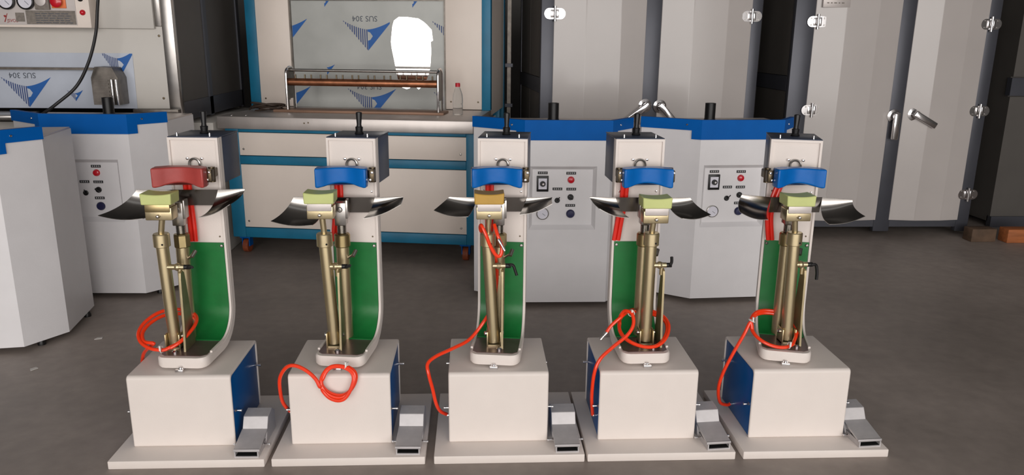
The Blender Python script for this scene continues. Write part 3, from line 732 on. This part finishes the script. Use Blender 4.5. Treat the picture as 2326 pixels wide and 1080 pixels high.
# bottle
bt = thing('plastic_bottle', 'clear plastic bottle with a red screw cap on the worktop', 'bottle', onC(1.648, .40))
MB().lathe([(.025, 0), (.036, .004), (.038, .015), (.0375, .05), (.036, .055), (.0375, .06), (.036, .085), (.0375, .09), (.038, .12), (.034, .155), (.022, .19), (.0155, .205), (.0155, .222)], n=28).out('bottle_body', 'plastic_clear', bt)
MB().lathe([(.018, .208), (.018, .232), (.016, .236)], n=22).out('cap', 'cap_red', bt)
# cable bundle
cb = MB(); pts = []
for k in range(34):
    a = k * .95; pts.append((.10 * math.cos(a) * (1 + .35 * math.sin(k * 1.7)), .05 * math.sin(a) * (1 + .3 * math.cos(k * 2.1)), .008 + .05 * (k / 34) + .012 * math.sin(k * 1.3)))
cb.tube([(-.16, .05, .008), (-.12, .07, .02)] + pts + [(.1, -.04, .008), (.16, -.05, .008)], .008, 7, 4)
co = tag(cb.out('cable_bundle', 'cable_brown'), 'tangled dark cable bundle on the worktop next to the rack', 'cable'); co.location = onC(.16, .42); 

# ------------------------------------------------------------------ tall grey two-door cabinets
def hinge(parent, x, z, y, flip=1, m='chrome'):
    h = MB()
    def leaf(sx):
        pl = [(0, -.042), (sx * .045, -.042)] + [(sx * (.045 + .04 * math.sin(PI * k / 8)), -.042 * math.cos(PI * k / 8)) for k in range(1, 8)] + [(sx * .045, .042), (0, .042)]
        h.prism(pl, y - .006, y, lambda u, v, a: (x + u, a, z + v))
    leaf(1); leaf(-1)
    h.cyl((x, y - .012, z - .058), (x, y - .012, z + .058), .011, n=14); h.box(x - .035, x - .012, y - .014, y - .006, z - .03, z + .03, .003); h.box(x + .012, x + .03, y - .012, y - .006, z - .033, z + .033, .003)
    o = h.out('hinge', m, parent)
    for sx in (-1, 1):
        for dz in (-.026, .026): MB().lathe([(.007, 0), (.006, .004)], (x + sx * .052, y - .006, z + dz), (0, -1, 0), 10).out('hinge_screw', 'steel', o)
def handle(parent, x, z, y, ang, m='chrome', ln=.19):
    h = MB(); h.lathe([(.055, 0), (.055, .006), (.04, .010), (.034, .012), (.034, .045), (.03, .05)], (x, y, z), (0, -1, 0), 26)
    h.T = Matrix.Translation((x, y - .05, z)) @ Matrix.Rotation(-ang, 4, 'Y'); h.box(-.028, ln, -.018, .012, -.026, .026, .008, 3)
    h.out('door_handle', m, parent)
def cabinet(label, loc, rz, W, posts, Ht, deep, hinges, handles, plate=None):
    c = thing('drying_cabinet', label, 'cabinet', loc, rz, 'tall grey two-door cabinets')
    (a0, a1), (m0, m1), (b0, b1) = posts
    for x0, x1 in posts: boxo('frame_post', 'dark_frame', c, x0, x1, 0, .06, .0, Ht, bev=.006)
    for x0, x1, z0, z1 in ((a1, m0, .04, .105), (m1, b0, .04, .105), (a1, m0, Ht - .1, Ht), (m1, b0, Ht - .1, Ht)): boxo('frame_rail', 'dark_frame', c, x0, x1, .004, .06, z0, z1)
    for x, e in ((a0, 0), (b1, 1)):
        xx0, xx1 = (x, x + .05) if not e else (x - .05, x)
        boxo('frame_post', 'dark_frame', c, xx0, xx1, deep - .06, deep, 0, Ht, bev=.004)
        for z0, z1 in ((.04, .14), (1.18, 1.30), (Ht - .1, Ht)): boxo('side_rail', 'dark_frame', c, xx0, xx1, .06, deep - .06, z0, z1)
        xs = x + .012 if not e else x - .012
        for y0, y1 in ((.06, deep * .5 - .006), (deep * .5 + .006, deep - .06)):
            for z0, z1 in ((.14, 1.18), (1.30, Ht - .1)): boxo('side_panel', 'dark_panel', c, xs - .006, xs + .006, y0, y1, z0 + .004, z1 - .004)
    boxo('back_panel', 'dark_panel', c, a0, b1, deep - .012, deep, .05, Ht); boxo('roof_panel', 'dark_panel', c, a0, b1, .06, deep, Ht - .02, Ht); boxo('floor_panel', 'dark_panel', c, a0, b1, .06, deep, .06, .08)
    doors = []
    for x0, x1 in ((a1 - .01, m0 + .012), (m1 - .012, b0 + .01)):
        w = x1 - x0; f = [(x0, -.003), (x0 + w * .34, -.034), (x0 + w * .72, -.030), (x1, -.003), (x1, .02), (x0, .02)]
        d = MB(); d.prism(f, .10, Ht - .06, lambda u, v, a: (u, v, a)); o = d.out('door', 'door_grey', c, 2)
        bv = o.modifiers.new('bevel', 'BEVEL'); bv.width = .004; bv.segments = 3; bv.limit_method = 'ANGLE'; bv.angle_limit = math.radians(4)
        doors.append(o)
    for di, x, z in hinges: hinge(c, x, z, -.008)
    for di, x, z, an in handles: handle(doors[di], x, z, -.008, an)
    if plate:
        x, z = plate; p = boxo('nameplate', 'nameplate', doors[0], x - .11, x + .11, -.034, -.02, z - .06, z + .07, bev=.001)
        g = MB()
        for r in range(3):
            xx = x - .08
            while xx < x + .07:
                l = random.uniform(.012, .03); g.box(xx, xx + l, -.0346, -.034, z - .03 + r * .03, z - .022 + r * .03); xx += l + .012
        g.out('engraving', 'label_grey', doors[0])
    return c
cabinet('tall grey cabinet with dark frame behind the steam chests, next to the teal machine', (.3, 6.3, 0), math.radians(4), 1.9,
        ((.225, .335), (1.065, 1.215), (1.95, 2.05)), 2.15, 1.3, [(0, .33, 1.80), (1, 1.955, 1.80), (0, .33, .4), (1, 1.955, .4)], [(0, 1.10, 1.08, -2.5), (1, 1.225, 1.075, -.8)])
cabinet('tall grey cabinet with dark frame and a small rating plate on its door', (2.892, 6.276, .03), 0., 1.7,
        ((-.34, -.17), (.515, .655), (1.24, 1.35)), 2.15, 1.5, [(0, -.16, 1.73), (0, -.135, 1.03), (1, 1.27, 1.725), (1, 1.285, 1.03), (1, 1.30, .325)], [(0, .565, .985, -PI / 2), (1, .735, 1.0, -.5)], plate=(-.03, 1.90))
# blocks under and beside it
for nm, m, a, lb in (('wood_block', 'wood_block', (4.40, 4.85, 5.98, 6.10, 0, .115), 'orange-brown sawn timber block on the floor under the far cabinet corner'),
                 ('timber_offcut', 'wood_dark', (4.12, 4.33, 6.02, 6.14, 0, .11), 'dark weathered timber offcut next to the orange-brown block')):
    o = boxo(nm, m, None, a[0] - (a[0] + a[1]) / 2, a[1] - (a[0] + a[1]) / 2, -.06, .06, a[4], a[5], bev=.006); o.location = ((a[0] + a[1]) / 2, (a[2] + a[3]) / 2, 0); tag(o, lb, 'block')
# neighbour cabinet beyond the right end
nb = thing('side_cabinet', 'dark grey cabinet side with a black cross rail, beyond the grey cabinets', 'cabinet', (4.62, 6.55, 0))
boxo('side_panel', 'dark_panel', nb, 0, 1.6, 0, .03, .1, 1.16); boxo('side_panel', 'dark_panel', nb, 0, 1.6, 0, .03, 1.33, 2.2)
boxo('cross_rail', 'dark_frame', nb, -.02, 1.6, -.02, .04, 1.17, 1.32); boxo('frame_post', 'dark_frame', nb, .62, .74, -.02, .05, 0, 2.2); boxo('base_rail', 'dark_frame', nb, 0, 1.6, -.02, .04, 0, .1)
boxo('back_panel', 'dark_panel', nb, 0, 1.6, .03, .8, .05, 2.2)

# steel uprights of a rack standing in the dark gap
gp = thing('steel_rack', 'dark steel rack with a pale strip in the gap beside the teal frame', 'rack', (.02, 7.4, 0))
for x in (0, .28): boxo('rack_post', 'dull_steel', gp, x, x + .035, 0, .035, 0, 2.1)
for z in (.98, 1.35): boxo('shelf', 'dark_frame', gp, -.05, .33, -.05, .35, z, z + .03)
boxo('pale_strip', 'nameplate', gp, .12, .145, -.06, -.05, 1.42, 2.1)

# ------------------------------------------------------------------ control panel machine far left
AM = thing('toe_machine', 'beige machine with gauges on a control box and film-covered recess', 'machine', (-2.0, 5.4, 0))
boxo('lower_cabinet', 'beige_panel', AM, -2.2, .12, .25, 1.5, 0, 1.0, bev=.006)
boxo('front_panel', 'beige_panel', AM, -2.2, -.075, 0, .03, 1.12, 1.66, bev=.002)
boxo('upper_panel', 'beige_panel', AM, -2.2, -.115, -.03, .03, 1.645, 2.2, bev=.003)
boxo('corner_post', 'steel', AM, -.115, -.075, -.01, .06, 1.66, 2.2, bev=.003)
boxo('corner_post', 'steel', AM, -.075, 0, -.005, .06, 1.05, 2.2, bev=.004)
for x0, x1, z0, z1 in ((.06, .62, 1.16, 2.2), (.66, 1.45, 1.16, 2.2)):
    boxo('side_panel', 'dark_panel', AM, -.03, -.012, x0, x1, z0, z1)
for y in (.60, 1.42): boxo('side_post', 'dark_frame', AM, -.045, 0, y, y + .07, 1.02, 2.2)
boxo('side_rail', 'dark_frame', AM, -.045, 0, .06, 1.45, 1.03, 1.16)
boxo('bottom_pan', 'dark_panel', AM, -2.2, -.04, .03, 1.45, 1.03, 1.06); boxo('back_panel', 'dark_panel', AM, -2.2, -.04, 1.45, 1.5, 1.0, 2.2); boxo('roof_panel', 'dark_panel', AM, -2.2, 0, .0, 1.5, 2.19, 2.2)
for x, z in ((-.10, 1.60), (-.11, 1.19)): screw(AM, (x, 0, z), (0, -1, 0), .008, .004, 'bronze')
fl = film_sheet([(-1.25, 1.12), (-.29, 1.12), (-.285, 1.485), (-1.25, 1.485)], None, -.003, 'film_sheet', 'film_pale', AM)
fan_logo(fl, -.0045, -1.00, 1.265, .33, .20, -1.25, -.29, 1.12, 1.48, text=True)
fan_logo(fl, -.0045, -.69, 1.22, .11, .075, -1.25, -.29, 1.12, 1.48, text=False)
fan_logo(fl, -.0045, -.385, 1.452, .24, .19, -1.25, -.287, 1.12, 1.483, text=False)
boxo('ledge_bar', 'dull_steel', AM, -1.25, -.53, -.05, -.004, 1.375, 1.39)
dk = MB()
dk.prism([(-.51, 1.155), (-.34, 1.155), (-.34, 1.33), (-.37, 1.395), (-.48, 1.40), (-.51, 1.33)], -.14, -.004, lambda u, v, a: (u, a, v)); dko = dk.out('exit_chute', 'dull_steel', AM)
for k in range(7): boxo('chute_rib', 'dull_steel', dko, -.50, -.40, -.146, -.14, 1.165 + k * .024, 1.175 + k * .024)
for x in (-.345, -.375): cylo('chute_rod', 'chrome', dko, (x, -.155, 1.155), (x, -.155, 1.32), .008, n=12)
sh = boxo('feed_shelf', 'steel', AM, -1.3, -.93, -.30, 0, 1.07, 1.10, bev=.008)
boxo('shelf_tray', 'dull_steel', AM, -.30, .0, -.06, .0, 1.09, 1.12, bev=.004)
# control box
cbx = boxo('control_box', 'cream_paint', AM, -1.6, -.47, -.13, -.03, 1.645, 2.2, bev=.004)
boxo('face_sheet', 'nameplate', AM, -1.5, -.555, -.133, -.13, 1.66, 2.15)
boxo('instruction_plate', 'label_grey', AM, -.87, -.56, -.1345, -.133, 1.665, 1.75)
g = MB()
for r in range(5):
    xx = -.81
    while xx < -.60:
        l = random.uniform(.02, .05); g.box(xx, min(xx + l, -.58), -.1352, -.1345, 1.673 + r * .014, 1.677 + r * .014); xx += l + .008
g.out('instruction_print', 'ink_text', AM)
boxo('serial_plate', 'label_grey', AM, -.935, -.88, -.135, -.133, 1.68, 1.735)
for x in (-.975, -.855):
    gg = MB().lathe([(.052, 0), (.052, .02), (.045, .024), (.042, .018), (.001, .018)], (x, -.133, 1.805), (0, -1, 0), 32).out('pressure_gauge', 'black_plastic', AM)
    MB().lathe([(.042, 0), (.042, .0012)], (x, -.1515, 1.805), (0, -1, 0), 30).out('dial', 'dial_white', gg)
    nd = MB(); nd.T = Matrix.Translation((x, -.154, 1.805)) @ Matrix.Rotation(.8, 4, 'Y'); nd.box(-.003, .03, -.0006, .0006, -.0012, .0012); nd.out('needle', 'ink_text', gg)
tm = boxo('timer', 'label_grey', AM, -.80, -.71, -.15, -.133, 1.755, 1.87, bev=.003)
MB().lathe([(.036, 0), (.033, .012), (.02, .014)], (-.755, -.15, 1.81), (0, -1, 0), 26).out('timer_dial', 'nameplate', tm)
es = boxo('stop_plate', 'orange_plate', AM, -.70, -.61, -.139, -.133, 1.765, 1.86, bev=.002)
MB().lathe([(.02, 0), (.02, .01), (.034, .012), (.036, .024), (.025, .032), (.01, .034)], (-.66, -.139, 1.805), (0, -1, 0), 26).out('stop_button', 'lamp_red', es)
MB().lathe([(.018, 0), (.018, .004), (.014, .012), (.005, .018)], (-.515, -.13, 1.74), (0, -1, 0), 20).out('signal_lamp', 'lamp_red', AM)
MB().lathe([(.018, 0), (.018, .004), (.014, .012), (.005, .018)], (-.52, -.13, 1.825), (0, -1, 0), 20).out('push_button', 'black_plastic', AM)
# red maker's mark: a slanted spark and small letters
g = MB()
for pl in ([(-1.075, 1.695), (-1.068, 1.695), (-1.048, 1.748), (-1.052, 1.748)], [(-1.076, 1.735), (-1.068, 1.722), (-1.058, 1.728), (-1.062, 1.738)]): g.flat(pl, lambda u, v: (u + .065, -.1345, v - .018))
g.out('maker_mark', 'ink_red', AM)
me = text_mesh('JSVOE', .028, lambda u, v: (-.957 + u * .9, -.1345, 1.685 + v)); me.materials.append(MATS['ink_red'])
o = bpy.data.objects.new('maker_letters', me); C.objects.link(o); o.parent = AM
# hanging black cable
hc = MB(); hc.tube([(-2.375, 5.20, 2.2), (-2.37, 5.2, 1.9), (-2.385, 5.19, 1.75), (-2.41, 5.18, 1.6), (-2.47, 5.17, 1.43), (-2.56, 5.16, 1.28), (-2.68, 5.12, 1.17), (-2.74, 5.06, 1.112)], .010, 10, 8)
tag(hc.out('power_cable', 'cable_black'), 'thick black cable hanging down in front of the control panel machine', 'cable')

# paper scraps on the floor
for x, y, a, lb in ((-2.05, 4.02, .4, 'small white paper scrap on the floor near the steam chest corner'), (-2.18, 3.62, 1.1, 'tiny white paper crumb on the floor farther from the steam chest')):
    q = MB(); q.prism([(-.02, -.01), (.018, -.012), (.022, .008), (-.006, .014)], .001, .004, lambda u, v, h: (u, v, h)); o = q.out('paper_scrap', 'paper_scrap'); o.location = (x, y, 0); o.rotation_euler.z = a; tag(o, lb, 'paper')
